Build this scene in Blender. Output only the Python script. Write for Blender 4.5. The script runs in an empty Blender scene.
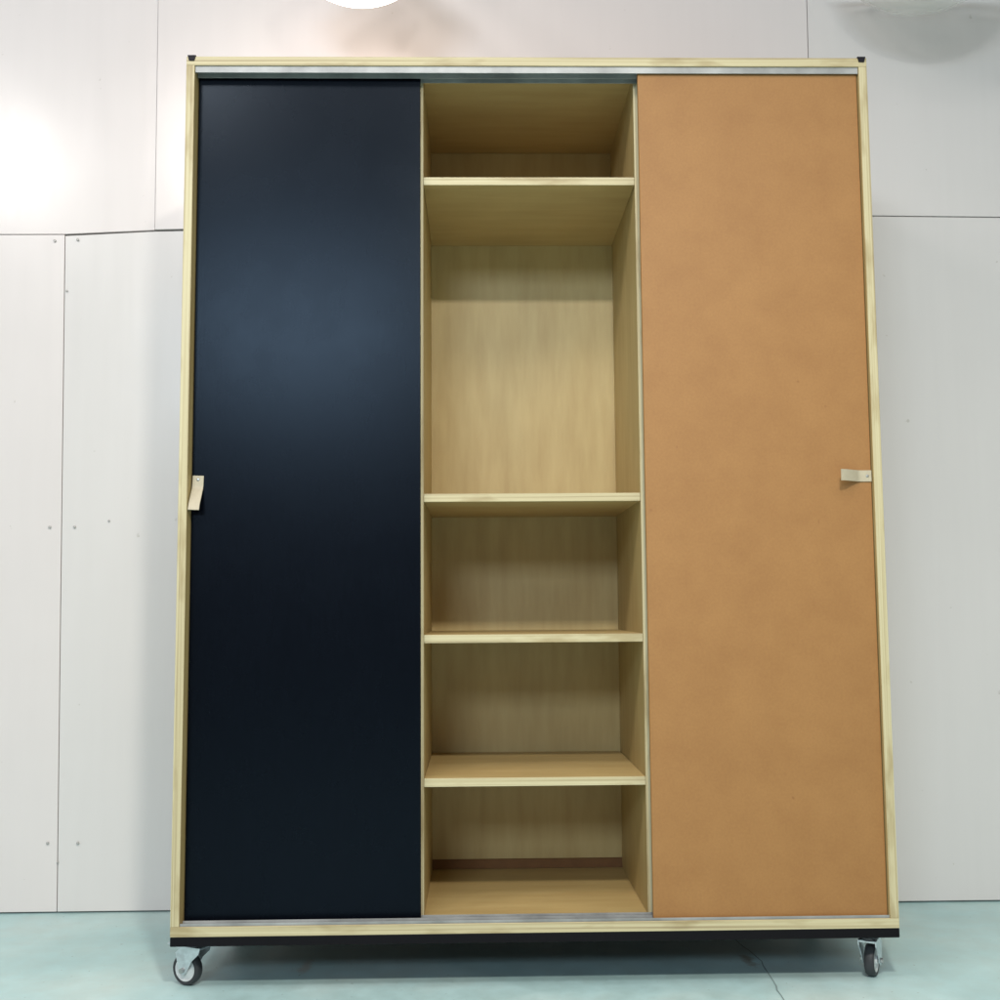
import bpy, bmesh, math, random
from mathutils import Vector, Matrix
random.seed(4)
S = bpy.context.scene
C = S.collection

# ------------------------------------------------------------------ camera
cam = bpy.data.cameras.new('camera'); co = bpy.data.objects.new('camera', cam); C.objects.link(co)
yaw, pitch, roll, f = -0.02026, 0.09299, -0.00716, 1150.12
cam.sensor_fit = 'HORIZONTAL'; cam.sensor_width = 36; cam.lens = f * 36 / 1000
cam.clip_end = 100; cam.clip_start = 0.05
co.matrix_world = (Matrix.Translation((-0.14289, -2.91891, 0.93945)) @ Matrix.Rotation(yaw, 4, 'Z')
                   @ Matrix.Rotation(math.pi/2 + pitch, 4, 'X') @ Matrix.Rotation(roll, 4, 'Z'))
S.camera = co

# ------------------------------------------------------------------ world and lamps
w = bpy.data.worlds.new('World'); S.world = w; w.use_nodes = True
bg = w.node_tree.nodes['Background']
bg.inputs[0].default_value = (1.0, 0.97, 0.93, 1); bg.inputs[1].default_value = 0.33
S.view_settings.view_transform = 'Standard'; S.view_settings.look = 'None'
S.view_settings.gamma = 1; S.view_settings.use_curve_mapping = False
S.view_settings.exposure = -0.13

def area(name, loc, target, sx, sy, power, col, spread=180):
    l = bpy.data.lights.new(name, 'AREA'); l.shape = 'RECTANGLE'; l.size = sx; l.size_y = sy
    l.energy = power; l.color = col; l.spread = math.radians(spread)
    o = bpy.data.objects.new(name, l); C.objects.link(o); o.location = loc
    o.rotation_euler = (Vector(target) - Vector(loc)).to_track_quat('-Z', 'Y').to_euler()
    return o
# small shaded ceiling lamp of the workshop, a little in front of the cupboard: casts the shelf shadows
area('ceiling_lamp_light', (0.25, -2.90, 3.06), (0.25, -2.75, 0.0), 0.22, 0.22, 125, (1.0, 0.94, 0.84))
# broad overhead fill facing down, added to brighten floor and wall
area('overhead_fill_light', (0.5, -1.9, 3.5), (0.5, -1.9, 0), 4.5, 1.8, 45, (1.0, 0.97, 0.93), 140)
# wide daylight window far behind the photographer
area('window_light', (-1.75, -7.0, 3.40), (-0.3, 0, 1.3), 2.0, 0.85, 175, (0.72, 0.86, 1.0))
# three ceiling lamps in a row, mirrored in the satin white panels
area('row_light_left', (-3.00, -2.4, 3.68), (-1.9, 0.79, 2.0), 0.52, 0.42, 28, (1.0, 0.93, 0.90))
area('row_light_middle', (-1.62, -2.4, 3.68), (-1.2, 0.79, 2.0), 0.52, 0.42, 28, (1.0, 0.93, 0.90))
area('row_light_right', (-0.42, -2.4, 3.98), (-0.5, 0.79, 2.0), 1.3, 0.4, 16, (1.0, 0.93, 0.90))

# ------------------------------------------------------------------ node helpers
def mat(name):
    m = bpy.data.materials.new(name); m.use_nodes = True
    nt = m.node_tree; b = nt.nodes['Principled BSDF']
    return m, nt, b
def N(nt, t, **kw):
    n = nt.nodes.new(t)
    for k, v in kw.items():
        if hasattr(n, k): setattr(n, k, v)
        else: n.inputs[k.replace('_', ' ')].default_value = v
    return n
def coords(nt, scale=(1,1,1)):
    tc = N(nt, 'ShaderNodeTexCoord'); mp = N(nt, 'ShaderNodeMapping')
    mp.inputs['Scale'].default_value = scale
    nt.links.new(tc.outputs['Object'], mp.inputs['Vector']); return mp.outputs[0]
def noise(nt, vec, scale, detail=4, rough=0.55):
    n = N(nt, 'ShaderNodeTexNoise'); n.inputs['Scale'].default_value = scale
    n.inputs['Detail'].default_value = detail; n.inputs['Roughness'].default_value = rough
    nt.links.new(vec, n.inputs['Vector']); return n.outputs['Fac']
def ramp(nt, fac, stops):
    r = N(nt, 'ShaderNodeValToRGB'); e = r.color_ramp.elements
    while len(e) < len(stops): e.new(0.5)
    for i, (p, c) in enumerate(stops):
        e[i].position = p; e[i].color = (c + (1,)) if len(c) == 3 else c
    nt.links.new(fac, r.inputs[0]); return r.outputs[0]
def mix(nt, a, b, fac=0.5, mode='MIX'):
    m = N(nt, 'ShaderNodeMix'); m.data_type = 'RGBA'; m.blend_type = mode
    for s, v in ((6, a), (7, b)):
        if isinstance(v, tuple): m.inputs[s].default_value = v + (1,)
        else: nt.links.new(v, m.inputs[s])
    if isinstance(fac, float): m.inputs[0].default_value = fac
    else: nt.links.new(fac, m.inputs[0])
    return m.outputs[2]
def bump(nt, b, h, strength, dist=0.002):
    n = N(nt, 'ShaderNodeBump'); n.inputs['Strength'].default_value = strength
    n.inputs['Distance'].default_value = dist
    nt.links.new(h, n.inputs['Height']); nt.links.new(n.outputs[0], b.inputs['Normal'])

def ply_face(name, c1, c2, grain):
    m, nt, b = mat(name)
    n1 = noise(nt, coords(nt, grain), 3.0, 6, 0.6)
    n2 = noise(nt, coords(nt, (1, 1, 1)), 2.2, 3)
    c = ramp(nt, n1, [(0.3, c1), (0.7, c2)])
    c = mix(nt, c, ramp(nt, n2, [(0.35, (0.86, 0.86, 0.86)), (0.65, (1, 1, 1))]), 1.0, 'MULTIPLY')
    nt.links.new(c, b.inputs['Base Color']); b.inputs['Roughness'].default_value = 0.5
    bump(nt, b, n1, 0.08)
    return m
def ply_edge(name, axis):
    m, nt, b = mat(name)
    sc = {'x': (190, 3, 0.9), 'z': (0.9, 3, 190)}[axis]
    n1 = noise(nt, coords(nt, sc), 1.0, 2)
    lon = noise(nt, coords(nt, {'x': (20, 20, 5), 'z': (5, 20, 20)}[axis]), 1.0, 3)
    c = ramp(nt, n1, [(0.34, (0.33, 0.265, 0.15)), (0.47, (0.47, 0.405, 0.235)), (0.62, (0.54, 0.485, 0.30))])
    c = mix(nt, c, ramp(nt, lon, [(0.33, (0.74, 0.68, 0.6)), (0.48, (1, 1, 1))]), 1.0, 'MULTIPLY')
    nt.links.new(c, b.inputs['Base Color']); b.inputs['Roughness'].default_value = 0.55
    return m

M = {}
M['ply'] = ply_face('birch_plywood_face', (0.44, 0.322, 0.130), (0.52, 0.405, 0.182), (9, 9, 1.2))
M['ply_flat'] = ply_face('birch_plywood_shelf_face', (0.45, 0.315, 0.128), (0.52, 0.385, 0.168), (1.2, 9, 9))
M['edge_x'] = ply_edge('plywood_edge_upright', 'x')
M['edge_z'] = ply_edge('plywood_edge_level', 'z')

m, nt, b = mat('raw_fibreboard')
v = coords(nt)
n1 = noise(nt, v, 8, 6, 0.65); n2 = noise(nt, v, 160, 3); n3 = noise(nt, v, 30, 2, 0.4)
c = ramp(nt, n1, [(0.3, (0.285, 0.134, 0.038)), (0.7, (0.325, 0.160, 0.048))])
c = mix(nt, c, ramp(nt, n2, [(0.3, (0.93, 0.92, 0.91)), (0.7, (1.04, 1.04, 1.04))]), 1.0, 'MULTIPLY')
c = mix(nt, c, ramp(nt, n3, [(0.18, (0.78, 0.72, 0.66)), (0.22, (1, 1, 1))]), 1.0, 'MULTIPLY')
nt.links.new(c, b.inputs['Base Color']); b.inputs['Roughness'].default_value = 0.62; bump(nt, b, n2, 0.1, 0.0005)
M['mdf'] = m

m, nt, b = mat('black_film_faced_board')
n1 = noise(nt, coords(nt, (60, 60, 6)), 4, 5)
nt.links.new(ramp(nt, n1, [(0.3, (0.0010, 0.0014, 0.003)), (0.7, (0.0016, 0.0022, 0.0045))]), b.inputs['Base Color'])
nt.links.new(ramp(nt, noise(nt, coords(nt), 7, 4), [(0.3, (0.26,)*3), (0.7, (0.285,)*3)]), b.inputs['Roughness'])
bump(nt, b, n1, 0.14, 0.0006)
b.inputs['Specular IOR Level'].default_value = 0.135; b.inputs['Specular Tint'].default_value = (0.62, 0.80, 1.0, 1)
M['black'] = m

def plain(name, col, rough, metal=0.0, var=0.08, scale=30):
    m, nt, b = mat(name)
    n1 = noise(nt, coords(nt), scale, 4)
    lo = tuple(x * (1 - var) for x in col); hi = tuple(min(1, x * (1 + var)) for x in col)
    nt.links.new(ramp(nt, n1, [(0.3, lo), (0.7, hi)]), b.inputs['Base Color'])
    b.inputs['Roughness'].default_value = rough; b.inputs['Metallic'].default_value = metal
    return m
M['base'] = plain('black_painted_base_board', (0.004, 0.0035, 0.005), 0.6)
M['base'].node_tree.nodes['Principled BSDF'].inputs['Specular IOR Level'].default_value = 0.15
M['cap'] = plain('black_steel_corner', (0.008, 0.007, 0.011), 0.6)
M['cap'].node_tree.nodes['Principled BSDF'].inputs['Specular IOR Level'].default_value = 0.2
M['alu'] = plain('anodised_aluminium_track', (0.30, 0.31, 0.305), 0.5, 0.3, 0.3, 9)
M['zinc'] = plain('zinc_plated_steel', (0.70, 0.74, 0.78), 0.28, 0.85, 0.15, 60)
M['dark_steel'] = plain('dark_steel_swivel_race', (0.07, 0.07, 0.08), 0.4, 0.6)
M['rubber'] = plain('black_rubber_tyre', (0.03, 0.032, 0.036), 0.55)
M['hub'] = plain('grey_plastic_hub', (0.62, 0.64, 0.64), 0.4)
M['leather'] = plain('pale_leather', (0.44, 0.39, 0.28), 0.5, 0, 0.06, 50)
M['screw'] = plain('steel_screw', (0.45, 0.46, 0.45), 0.4, 0.8)
M['wall_screw'] = plain('dull_screw_head', (0.42, 0.41, 0.39), 0.5, 0.2)
M['joint'] = plain('dark_joint', (0.20, 0.27, 0.265), 0.9)
M['gap_shade'] = plain('brown_gap_shade', (0.19, 0.09, 0.032), 0.8)  # shade of the gap under the back board, put into the colour

def wallpaint(name, base):
    m, nt, b = mat(name)
    v = coords(nt)
    n1 = noise(nt, v, 1.1, 4); n2 = noise(nt, coords(nt, (14, 14, 1.0)), 2, 4)
    c = ramp(nt, n1, [(0.3, tuple(x*0.955 for x in base)), (0.7, base)])
    c = mix(nt, c, ramp(nt, n2, [(0.3, (0.985, 0.985, 0.985)), (0.7, (1, 1, 1))]), 1.0, 'MULTIPLY')
    n3 = noise(nt, v, 34, 2, 0.4)
    c = mix(nt, c, ramp(nt, n3, [(0.20, (0.8, 0.79, 0.76)), (0.24, (1, 1, 1))]), 1.0, 'MULTIPLY')
    nt.links.new(c, b.inputs['Base Color'])
    nt.links.new(ramp(nt, n2, [(0.3, (0.22,)*3), (0.7, (0.27,)*3)]), b.inputs['Roughness'])
    bump(nt, b, noise(nt, v, 1.6, 2), 0.25, 0.02)
    return m
M['wall_a'] = wallpaint('white_painted_panel', (0.74, 0.695, 0.68))
M['wall_b'] = wallpaint('white_painted_panel_greyer', (0.70, 0.675, 0.66))
M['wall_gap'] = plain('dark_gap_behind_panels', (0.34, 0.33, 0.32), 0.9)

m, nt, b = mat('pale_teal_painted_concrete')
v = coords(nt)
n1 = noise(nt, v, 2.2, 6); n2 = noise(nt, v, 11, 5, 0.65); n3 = noise(nt, v, 70, 3, 0.55)
c = ramp(nt, n1, [(0.3, (0.37, 0.575, 0.59)), (0.5, (0.44, 0.64, 0.645)), (0.7, (0.53, 0.69, 0.68))])
c = mix(nt, c, ramp(nt, n2, [(0.3, (0.9, 0.88, 0.86)), (0.65, (1.03, 1.02, 1.02))]), 1.0, 'MULTIPLY')
c = mix(nt, c, ramp(nt, n3, [(0.26, (0.55, 0.52, 0.48)), (0.30, (1, 1, 1))]), 1.0, 'MULTIPLY')
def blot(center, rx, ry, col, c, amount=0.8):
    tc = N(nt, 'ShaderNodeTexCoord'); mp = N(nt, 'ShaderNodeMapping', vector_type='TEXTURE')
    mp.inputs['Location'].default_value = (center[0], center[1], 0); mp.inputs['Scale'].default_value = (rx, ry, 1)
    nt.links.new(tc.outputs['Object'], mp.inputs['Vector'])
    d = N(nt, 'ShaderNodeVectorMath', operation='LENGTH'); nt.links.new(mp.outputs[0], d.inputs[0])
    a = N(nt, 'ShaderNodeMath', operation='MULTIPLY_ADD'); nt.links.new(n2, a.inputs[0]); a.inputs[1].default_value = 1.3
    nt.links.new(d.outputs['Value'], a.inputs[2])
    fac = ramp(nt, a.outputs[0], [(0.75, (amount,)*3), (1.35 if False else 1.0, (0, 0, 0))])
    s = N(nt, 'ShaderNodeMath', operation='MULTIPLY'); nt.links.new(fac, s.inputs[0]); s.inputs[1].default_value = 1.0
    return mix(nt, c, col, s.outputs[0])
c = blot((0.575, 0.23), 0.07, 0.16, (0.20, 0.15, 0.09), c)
c = blot((-0.60, 0.24), 0.05, 0.25, (0.42, 0.36, 0.30), c, 0.6)
nt.links.new(c, b.inputs['Base Color'])
nt.links.new(ramp(nt, n2, [(0.3, (0.30,)*3), (0.7, (0.48,)*3)]), b.inputs['Roughness'])
bump(nt, b, n2, 0.12, 0.003)
M['floor'] = m

# ------------------------------------------------------------------ mesh helpers
def link(name, bm, mats, parent=None, loc=(0, 0, 0), smooth=False):
    me = bpy.data.meshes.new(name); bmesh.ops.recalc_face_normals(bm, faces=bm.faces[:])
    bm.to_mesh(me); bm.free()
    for mm in (mats if isinstance(mats, (list, tuple)) else [mats]): me.materials.append(mm)
    if smooth:
        for p in me.polygons: p.use_smooth = True
        try: me.set_sharp_from_angle(angle=math.radians(35))
        except Exception: pass
    o = bpy.data.objects.new(name, me); C.objects.link(o); o.location = loc
    if parent: o.parent = parent
    return o
def tag(o, label=None, cat=None, group=None, kind=None):
    if label: o['label'] = label
    if cat: o['category'] = cat
    if group: o['group'] = group
    if kind: o['kind'] = kind
    return o
def add_box(bm, x0, x1, y0, y1, z0, z1, bev=0.0, front=None, mi=0):
    r = bmesh.ops.create_cube(bm, size=1.0)
    vs = r['verts']
    for v in vs:
        v.co = Vector(((x0+x1)/2 + v.co.x*(x1-x0), (y0+y1)/2 + v.co.y*(y1-y0), (z0+z1)/2 + v.co.z*(z1-z0)))
    fs = {fc for v in vs for fc in v.link_faces}
    for fc in fs:
        fc.material_index = mi; fc.normal_update()
    if bev:
        es = list({e for v in vs for e in v.link_edges})
        bmesh.ops.bevel(bm, geom=es, offset=bev, segments=1, affect='EDGES', profile=0.5, clamp_overlap=True)
    if front is not None:
        for fc in bm.faces:
            fc.normal_update()
            if abs(fc.normal.y) > 0.6: fc.material_index = front
def panel(name, x0, x1, y0, y1, z0, z1, mats, parent, bev=0.0007, front=1):
    bm = bmesh.new(); add_box(bm, x0, x1, y0, y1, z0, z1, bev, front if len(mats) > 1 else None)
    return link(name, bm, mats, parent)
def add_cyl(bm, center, r, h, axis='z', seg=40, r2=None, mi=0):
    rot = {'z': Matrix(), 'y': Matrix.Rotation(math.pi/2, 4, 'X'), 'x': Matrix.Rotation(math.pi/2, 4, 'Y')}[axis]
    res = bmesh.ops.create_cone(bm, cap_ends=True, segments=seg, radius1=r, radius2=r if r2 is None else r2, depth=h,
                                matrix=Matrix.Translation(center) @ rot)
    for v in res['verts']:
        for fc in v.link_faces: fc.material_index = mi
def lathe(bm, prof, axis='y', seg=48, center=(0, 0, 0), close=False, caps=True):
    """prof: list of (radius, along)"""
    rings = []
    for r, a in prof:
        ring = []
        for k in range(seg):
            t = 2*math.pi*k/seg; u, w_ = r*math.cos(t), r*math.sin(t)
            p = (u, a, w_) if axis == 'y' else (u, w_, a)
            ring.append(bm.verts.new(Vector(center) + Vector(p)))
        rings.append(ring)
    pairs = list(zip(rings, rings[1:])) + ([(rings[-1], rings[0])] if close else [])
    for a, b2 in pairs:
        for k in range(seg):
            bm.faces.new((a[k], a[(k+1) % seg], b2[(k+1) % seg], b2[k]))
    if not close and caps:
        for ring in (rings[0], rings[-1]):
            if (ring[0].co - ring[seg//2].co).length > 1e-5: bm.faces.new(ring)
def prism(bm, pts, y0, y1):
    a = [bm.verts.new((x, y0, z)) for x, z in pts]; b2 = [bm.verts.new((x, y1, z)) for x, z in pts]
    n = len(pts); bm.faces.new(a); bm.faces.new(b2[::-1])
    for i in range(n): bm.faces.new((a[i], b2[i], b2[(i+1) % n], a[(i+1) % n]))

# ------------------------------------------------------------------ floor
bm = bmesh.new()
vs = [bm.verts.new(p) for p in ((-8, -9, 0), (8, -9, 0), (8, 1.4, 0), (-8, 1.4, 0))]; bm.faces.new(vs)
floor = tag(link('floor', bm, M['floor']), 'pale teal painted concrete floor under the rolling cupboard', 'floor', kind='structure')
def crack(pts, wd):
    bm = bmesh.new(); P = [Vector((x, y, 0.002)) for x, y in pts]; fine = []
    for a, b2 in zip(P, P[1:]):
        k = max(2, int((b2-a).length/0.03))
        for i in range(k):
            q = a.lerp(b2, i/k); q.x += random.uniform(-.0025, .0025); fine.append(q)
    fine.append(P[-1]); prev = None
    for i, q in enumerate(fine):
        d = (fine[min(i+1, len(fine)-1)] - fine[max(i-1, 0)]).normalized(); n = Vector((-d.y, d.x, 0))*wd*random.uniform(.5, 1.2)/2
        cur = (bm.verts.new(q+n), bm.verts.new(q-n))
        if prev: bm.faces.new((prev[0], cur[0], cur[1], prev[1]))
        prev = cur
    return link('floor_joint', bm, M['joint'], floor)
crack([(0.56, 0.78), (0.584, 0.375), (0.603, 0.21), (0.583, -0.085), (0.56, -0.6)], 0.0035)

# ------------------------------------------------------------------ wall of white panels
WY = 0.793
bm = bmesh.new(); add_box(bm, -7, 7, WY+0.014, WY+0.2, 0, 4.6)
wall = tag(link('wall', bm, M['wall_gap']), 'white painted panel wall behind the cupboard', 'wall', kind='structure')
def wpanel(x0, x1, z0, z1, mk, yoff=0.0, tilt=0.0, corners=None):
    """one sheet screwed to the wall; corners = (bl, br, tr, tl) in x, z where a sheet is out of square; tilt = twist in degrees"""
    if corners is None: corners = ((x0, z0), (x1, z0), (x1, z1), (x0, z1))
    g = 0.0012
    cx_ = sum(p[0] for p in corners)/4; cz_ = sum(p[1] for p in corners)/4
    pts = [((x-cx_) - g*(1 if x > cx_ else -1), (z-cz_) - g*(1 if z > cz_ else -1)) for x, z in corners]
    bm = bmesh.new(); prism(bm, pts, -0.006, 0.006)
    bmesh.ops.bevel(bm, geom=bm.edges[:], offset=0.0008, segments=1, affect='EDGES')
    o = link('wall_panel', bm, M[mk], wall, (cx_, WY+0.006-yoff, cz_))
    o.rotation_euler = (0, 0, math.radians(tilt))
    return o
# lower sheets
wpanel(0, 0, 0, 0, 'wall_a', 0.0, 0, ((-2.70, .004), (-1.457, .004), (-1.492, 2.1705), (-2.74, 2.168)))
wpanel(0, 0, 0, 0, 'wall_b', 0.0, 0, ((-1.457, .004), (-0.23, .004), (-0.25, 2.200), (-1.198, 2.181), (-1.492, 2.1665)))
wpanel(-0.25, 0.97, 0.004, 2.20, 'wall_a')
wpanel(0, 0, 0, 0, 'wall_b', 0.0, 0, ((0.973, .004), (2.25, .004), (2.25, 2.220), (0.973, 2.234)))
for x0 in (-6.51, -5.24, -3.97): wpanel(x0, x0+1.27, 0.004, 2.165, 'wall_a', 0.001)
for x0 in (2.25, 3.52, 4.79): wpanel(x0, x0+1.27, 0.004, 2.22, 'wall_b', 0.001)
# upper sheets
wpanel(0, 0, 0, 0, 'wall_a', 0.0, 0.0, ((-2.45, 2.169), (-1.492, 2.171), (-1.198, 2.184), (-1.212, 4.55), (-2.45, 4.55)))
wpanel(0, 0, 0, 0, 'wall_a', 0.003, 0.15, ((-1.198, 2.184), (-0.25, 2.203), (0.983, 2.235), (0.996, 4.55), (-1.212, 4.55)))
wpanel(0, 0, 0, 0, 'wall_b', 0.0, 0.0, ((0.983, 2.235), (2.25, 2.221), (2.25, 4.55), (0.996, 4.55)))
for x0 in (-6.20, -4.95, -3.70): wpanel(x0, x0+1.25, 2.167, 4.55, 'wall_a', 0.0)
for x0 in (2.25, 3.52, 4.79): wpanel(x0, x0+1.27, 2.221, 4.55, 'wall_b', 0.0)
def wscrew(x, z, r=0.0042):
    bm = bmesh.new(); lathe(bm, [(0.0001, -0.0008), (r*0.55, -0.0012), (r, -0.0004), (r, 0.004)], 'y', 16)
    link('wall_screw', bm, M['wall_screw'], wall, (x, WY-0.005, z), True)
for x, z in ((-1.513, 1.206), (-1.434, 1.206), (-1.491, 0.215), (-1.397, 0.214), (-1.524, 2.148), (-1.449, 2.152)): wscrew(x, z)
for x, z in ((-1.325, 1.225), (-1.458, 0.156), (-1.48, 1.98)): wscrew(x, z, 0.003)

# ------------------------------------------------------------------ the cupboard
cup = bpy.data.objects.new('cupboard', None); C.objects.link(cup)
tag(cup, 'tall plywood cupboard on casters with one black and one brown sliding door', 'cupboard')
W, D, T = 0.90, 0.600, 0.022
ZB, ZI, ZT, ZC = 0.140, 0.164, 2.388, 2.364
PV = [M['ply'], M['edge_x']]; PH = [M['ply_flat'], M['edge_z']]
panel('side_panel', -W, -W+T, 0, D, ZI+.0003, ZC-.0003, PV, cup)
panel('side_panel', W-T, W, 0, D, ZI+.0003, ZC-.0003, PV, cup)
panel('top_panel', -W, W, 0, D, ZC, ZT, PH, cup)
panel('bottom_panel', -W, W, 0, D, ZB, ZI, PH, cup)
panel('base_board', -W, W, 0.0005, D-.001, 0.117, ZB-.0003, [M['base']], cup, 0.0015)
panel('divider', -0.299, -0.281, 0.062, D-.013, ZI+.0003, ZC-.0003, PV, cup)
panel('divider', 0.2845, 0.3025, 0.062, D-.013, ZI+.0003, ZC-.0003, PV, cup)
# back board stops just above the bottom panel: the gap's shade is a dark brown strip
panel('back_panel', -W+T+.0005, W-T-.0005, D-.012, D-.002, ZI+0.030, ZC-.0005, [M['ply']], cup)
panel('gap_shade_strip', -W+T+.0005, W-T-.0005, D-.006, D-.001, ZI+.0005, ZI+0.0295, [M['gap_shade']], cup)
for z1 in (2.085, 1.235, 0.870, 0.507):
    panel('shelf', -0.2805, 0.2840, 0.064, D-.013, z1-0.0215, z1, PH, cup)
# shelves hidden behind the doors, seen only from the side if at all
# tracks
bm = bmesh.new()
add_box(bm, -W+T+.001, W-T-.001, 0.004, 0.060, ZC-0.0025, ZC-0.0003)
for y, h in ((0.004, 0.018), (0.031, 0.020), (0.058, 0.020)):
    add_box(bm, -W+T+.001, W-T-.001, y, y+0.002, ZC-h, ZC-0.0026, 0.0003)
link('top_track', bm, M['alu'], cup)
bm = bmesh.new()
add_box(bm, -W+T+.001, W-T-.001, 0.003, 0.060, ZI+0.0003, ZI+0.002)
for y in (0.003, 0.030, 0.057):
    add_box(bm, -W+T+.001, W-T-.001, y, y+0.002, ZI+0.0021, ZI+0.007, 0.0003)
link('bottom_track', bm, M['alu'], cup)
# corner caps
for s in (-1, 1):
    cxm = s*0.886
    bm = bmesh.new()
    prism(bm, [(cxm-0.007, ZT-0.012), (cxm+0.007, ZT-0.012), (cxm+0.011, ZT+0.0025), (cxm-0.011, ZT+0.0025)], -0.0025, 0.022)
    link('corner_cap', bm, M['cap'], cup)

# sliding doors
def door(name, x0, x1, y0, m, label):
    o = panel(name, x0, x1, y0, y0+0.012, ZI+0.0035, ZC-0.008, [m], cup, 0.0012)
    o['label'] = label; return o
d_black = door('sliding_door', -0.8755, -0.288, 0.040, M['black'], 'black sliding door with a bluish sheen')
d_mdf = door('sliding_door', 0.290, 0.8755, 0.012, M['mdf'], 'orange brown fibreboard sliding door')

def pull(door_o, cxp, yd, cz_, ang, out, w_=0.028, plate=0.024, tab=0.068):
    """a bent leather tab held by one screw; ang turns it in the plane of the door, out = how far it stands off (deg)"""
    bm = bmesh.new(); th = 0.003
    o_ = math.radians(out); prof = [(0, 0), (0, -plate*0.5)]
    n = 6
    p = Vector((0, -plate*0.5))
    for i in range(n):
        a = o_*(i+1)/n; p = p + Vector((-math.sin(a), -math.cos(a)))*0.003; prof.append(tuple(p))
    q = p + Vector((-math.sin(o_*0.9), -math.cos(o_*0.9)))*(tab*0.6); prof.append(tuple(q))
    q = q + Vector((-math.sin(o_*0.5), -math.cos(o_*0.5)))*(tab*0.4-0.01); prof.append(tuple(q))
    prof[0] = (0, plate*0.5)
    rows = []
    for i, (y, z) in enumerate(prof):
        a_, b_ = prof[max(i-1, 0)], prof[min(i+1, len(prof)-1)]
        d = Vector((b_[0]-a_[0], b_[1]-a_[1])).normalized(); nn = Vector((d.y, -d.x))
        if nn.x > 0: nn = -nn
        rows.append([bm.verts.new((x, yy, zz)) for x, yy, zz in
                     ((-w_/2, y, z), (w_/2, y, z), (w_/2, y+nn.x*th, z+nn.y*th), (-w_/2, y+nn.x*th, z+nn.y*th))])
    for a_, b_ in zip(rows, rows[1:]):
        for k in range(4): bm.faces.new((a_[k], a_[(k+1) % 4], b_[(k+1) % 4], b_[k]))
    bm.faces.new(rows[0]); bm.faces.new(rows[-1])
    bmesh.ops.bevel(bm, geom=[e for e in bm.edges if e.calc_face_angle(0) > 1.2], offset=0.0006, segments=2, affect='EDGES')
    bm2 = bm
    # screw head, kept inside this small part
    k0 = len(bm2.faces)
    lathe(bm2, [(0.0001, -th-0.0022), (0.003, -th-0.0018), (0.0042, -th-0.0004), (0.0042, -th+0.001)], 'y', 18, (0, 0, 0.002))
    bm2.faces.ensure_lookup_table()
    for fc in bm2.faces[k0:]: fc.material_index = 1
    o = link('door_pull', bm2, [M['leather'], M['screw']], door_o, (cxp, yd-0.0002, cz_), True)
    o.rotation_euler = (0, math.radians(ang), 0)
    return o
pull(d_black, -0.8595, 0.040, 1.270, 2, 36)
pull(d_mdf, 0.862, 0.012, 1.270, 90, 38, 0.029, 0.026, 0.064)

# casters
def caster(x, y, ang):
    r = bpy.data.objects.new('caster', None); C.objects.link(r); r.parent = cup
    r.location = (x, y, 0); r.rotation_euler = (0, 0, math.radians(ang))
    tr, R = 0.030, 0.040
    bm = bmesh.new(); add_box(bm, -0.030, 0.030, -0.030, 0.030, 0.1135, 0.1168, 0.001)
    for sx in (-1, 1):
        for sy in (-1, 1): add_cyl(bm, (sx*0.022, sy*0.022, 0.112), 0.005, 0.003, 'z', 6)
    link('mounting_plate', bm, M['zinc'], r)
    bm = bmesh.new(); lathe(bm, [(0.014, 0.099), (0.023, 0.100), (0.025, 0.105), (0.022, 0.110), (0.018, 0.1134)], 'z', 32)
    link('swivel_race', bm, M['dark_steel'], r, smooth=True)
    bm = bmesh.new()
    add_box(bm, -0.022, 0.026, -0.0205, 0.0205, 0.0925, 0.0985, 0.0015)
    leg = [(-0.024, 0.0985), (0.030, 0.0985), (tr+0.022, 0.082), (tr+0.013, 0.050), (tr+0.008, 0.032), (tr-0.004, 0.029), (tr-0.011, 0.036), (0.000, 0.066), (-0.020, 0.084)]
    prism(bm, leg, -0.0225, -0.0200); prism(bm, leg, 0.0200, 0.0225)
    link('fork', bm, M['zinc'], r)
    bm = bmesh.new()
    wv = 0.0125
    lathe(bm, [(0.0295, -wv+.001), (0.036, -wv), (R-.001, -wv*0.72), (R, -wv*0.35), (R, wv*0.35), (R-.001, wv*0.72), (0.036, wv), (0.0295, wv-.001)], 'y', 56, (tr, 0, R), close=True)
    link('tyre', bm, M['rubber'], r, smooth=True)
    bm = bmesh.new()
    lathe(bm, [(0.004, -0.0150), (0.010, -0.0150), (0.011, -0.0105), (0.024, -0.0095), (0.0275, -0.0118), (0.0294, -0.0118), (0.0294, 0.0118), (0.0275, 0.0118), (0.024, 0.0095), (0.011, 0.0105), (0.010, 0.0150), (0.004, 0.0150)], 'y', 48, (tr, 0, R))
    link('hub', bm, M['hub'], r, smooth=True)
    bm = bmesh.new(); add_cyl(bm, (tr, 0, R), 0.0035, 0.050, 'y', 16)
    add_cyl(bm, (tr, -0.0255, R), 0.0068, 0.005, 'y', 6); add_cyl(bm, (tr, 0.0255, R), 0.0068, 0.005, 'y', 6)
    link('axle_bolt', bm, M['screw'], r)
    bm = bmesh.new()
    prism(bm, [(0.020, 0.0915), (0.050, 0.0905), (0.066, 0.098), (0.082, 0.097), (0.083, 0.100), (0.066, 0.102), (0.048, 0.0945), (0.020, 0.0945)], -0.016, 0.016)
    link('brake_pedal', bm, M['zinc'], r)
    return r
def copy_tree(o, parent):
    c = o.copy(); C.objects.link(c); c.parent = parent
    for ch in o.children: copy_tree(ch, c)
    return c
c1 = caster(-0.850, 0.078, 155)
for x, y, a in ((0.842, 0.062, 60), (-0.835, D-0.07, 40), (0.835, D-0.07, 100)):
    cc = copy_tree(c1, cup); cc.location = (x, y, 0); cc.rotation_euler = (0, 0, math.radians(a))

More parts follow.
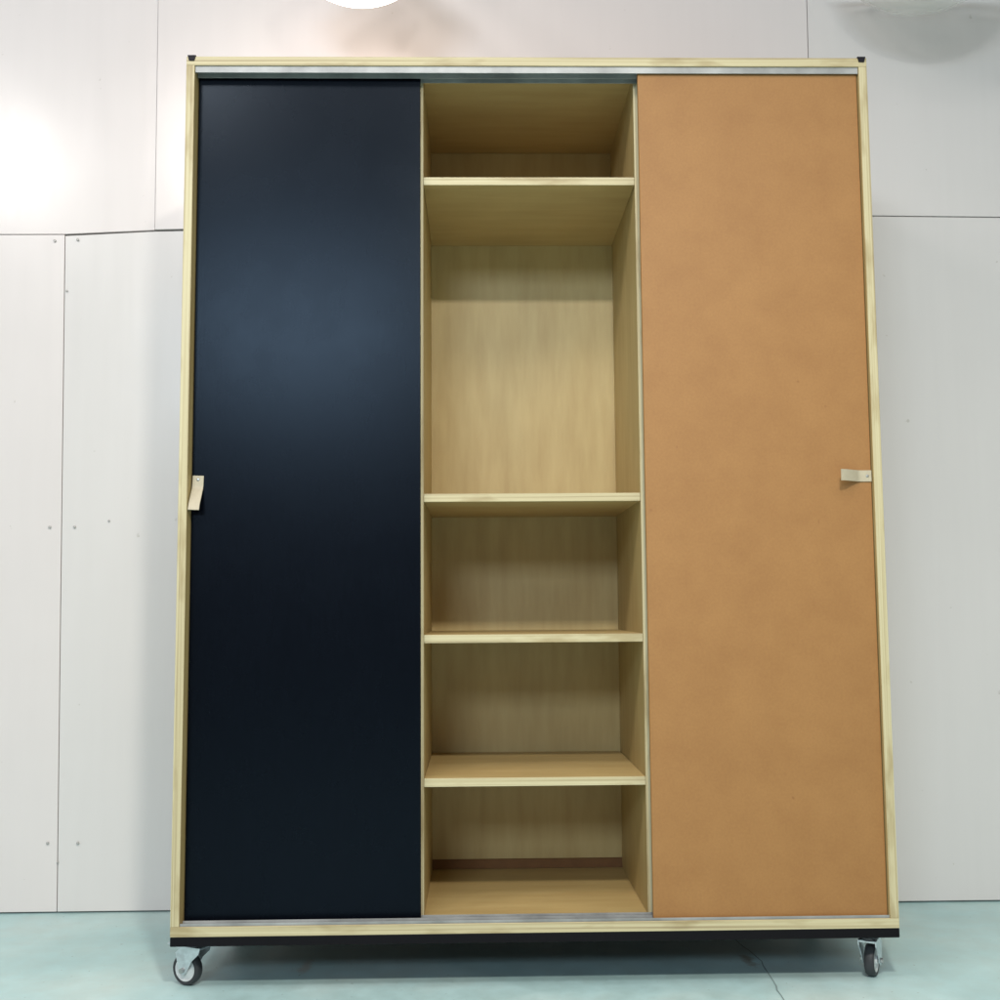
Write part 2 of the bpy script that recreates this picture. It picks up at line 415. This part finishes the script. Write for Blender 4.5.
# ------------------------------------------------------------------ pendant lamps
def pendant(name, x, y, zb, R, glass, label, shade=True):
    r = bpy.data.objects.new(name, None); C.objects.link(r); r.location = (x, y, zb)
    tag(r, label, 'pendant lamp')
    bm = bmesh.new()
    prof = [(0.0001, 0)]; 
    for i in range(1, 15):
        a = i/14*math.radians(78); prof.append((R*math.sin(a), R*0.85*(1-math.cos(a))))
    lathe(bm, prof, 'z', 64, caps=shade)
    link('glass_bowl', bm, glass, r, smooth=True)
    h = prof[-1][1]; rr = prof[-1][0]
    bm = bmesh.new()
    if not shade:
        lathe(bm, [(0.05, h-.03), (0.055, h+0.05), (0.03, h+0.20), (0.02, h+0.28)], 'z', 32)
        link('lamp_holder', bm, M['zinc'], r, smooth=True)
        bm = bmesh.new(); lathe(bm, [(rr-.004, h-.006), (rr+.006, h-.006), (rr+.006, h+.006), (rr-.004, h+.006)], 'z', 64, close=True)
        link('rim', bm, M['zinc'], r, smooth=True)
    else: lathe(bm, [(rr+.004, h-.006), (rr+.006, h+.012), (rr*0.8, h+0.06), (0.10, h+0.13), (0.05, h+0.16), (0.045, h+0.26), (0.02, h+0.28)], 'z', 64)
    if shade: link('lamp_shade', bm, M['zinc'], r, smooth=True)
    bm = bmesh.new(); add_cyl(bm, (0, 0, h+0.28+0.6), 0.008, 1.2, 'z', 12)
    link('stem', bm, M['zinc'], r)
    return r
m, nt, b = mat('lit_opal_glass')
b.inputs['Base Color'].default_value = (0.9, 0.88, 0.84, 1); b.inputs['Roughness'].default_value = 0.3
b.inputs['Emission Color'].default_value = (1.0, 0.86, 0.77, 1); b.inputs['Emission Strength'].default_value = 5.5
M['opal_lit'] = m
m, nt, b = mat('unlit_frosted_glass')
b.inputs['Base Color'].default_value = (0.78, 0.80, 0.76, 1); b.inputs['Roughness'].default_value = 0.18
tr = N(nt, 'ShaderNodeBsdfTransparent'); mx = N(nt, 'ShaderNodeMixShader'); mx.inputs[0].default_value = 0.42
nt.links.new(tr.outputs[0], mx.inputs[1]); nt.links.new(b.outputs[0], mx.inputs[2])
nt.links.new(mx.outputs[0], nt.nodes['Material Output'].inputs['Surface'])
M['opal_off'] = m
pendant('pendant_lamp', -0.488, 0.36, 2.752, 0.225, M['opal_lit'], 'glowing white pendant lamp above the black door')
pendant('pendant_lamp', 1.262, 0.45, 2.79, 0.28, M['opal_off'], 'unlit grey glass pendant lamp beyond the right end of the cupboard', False)
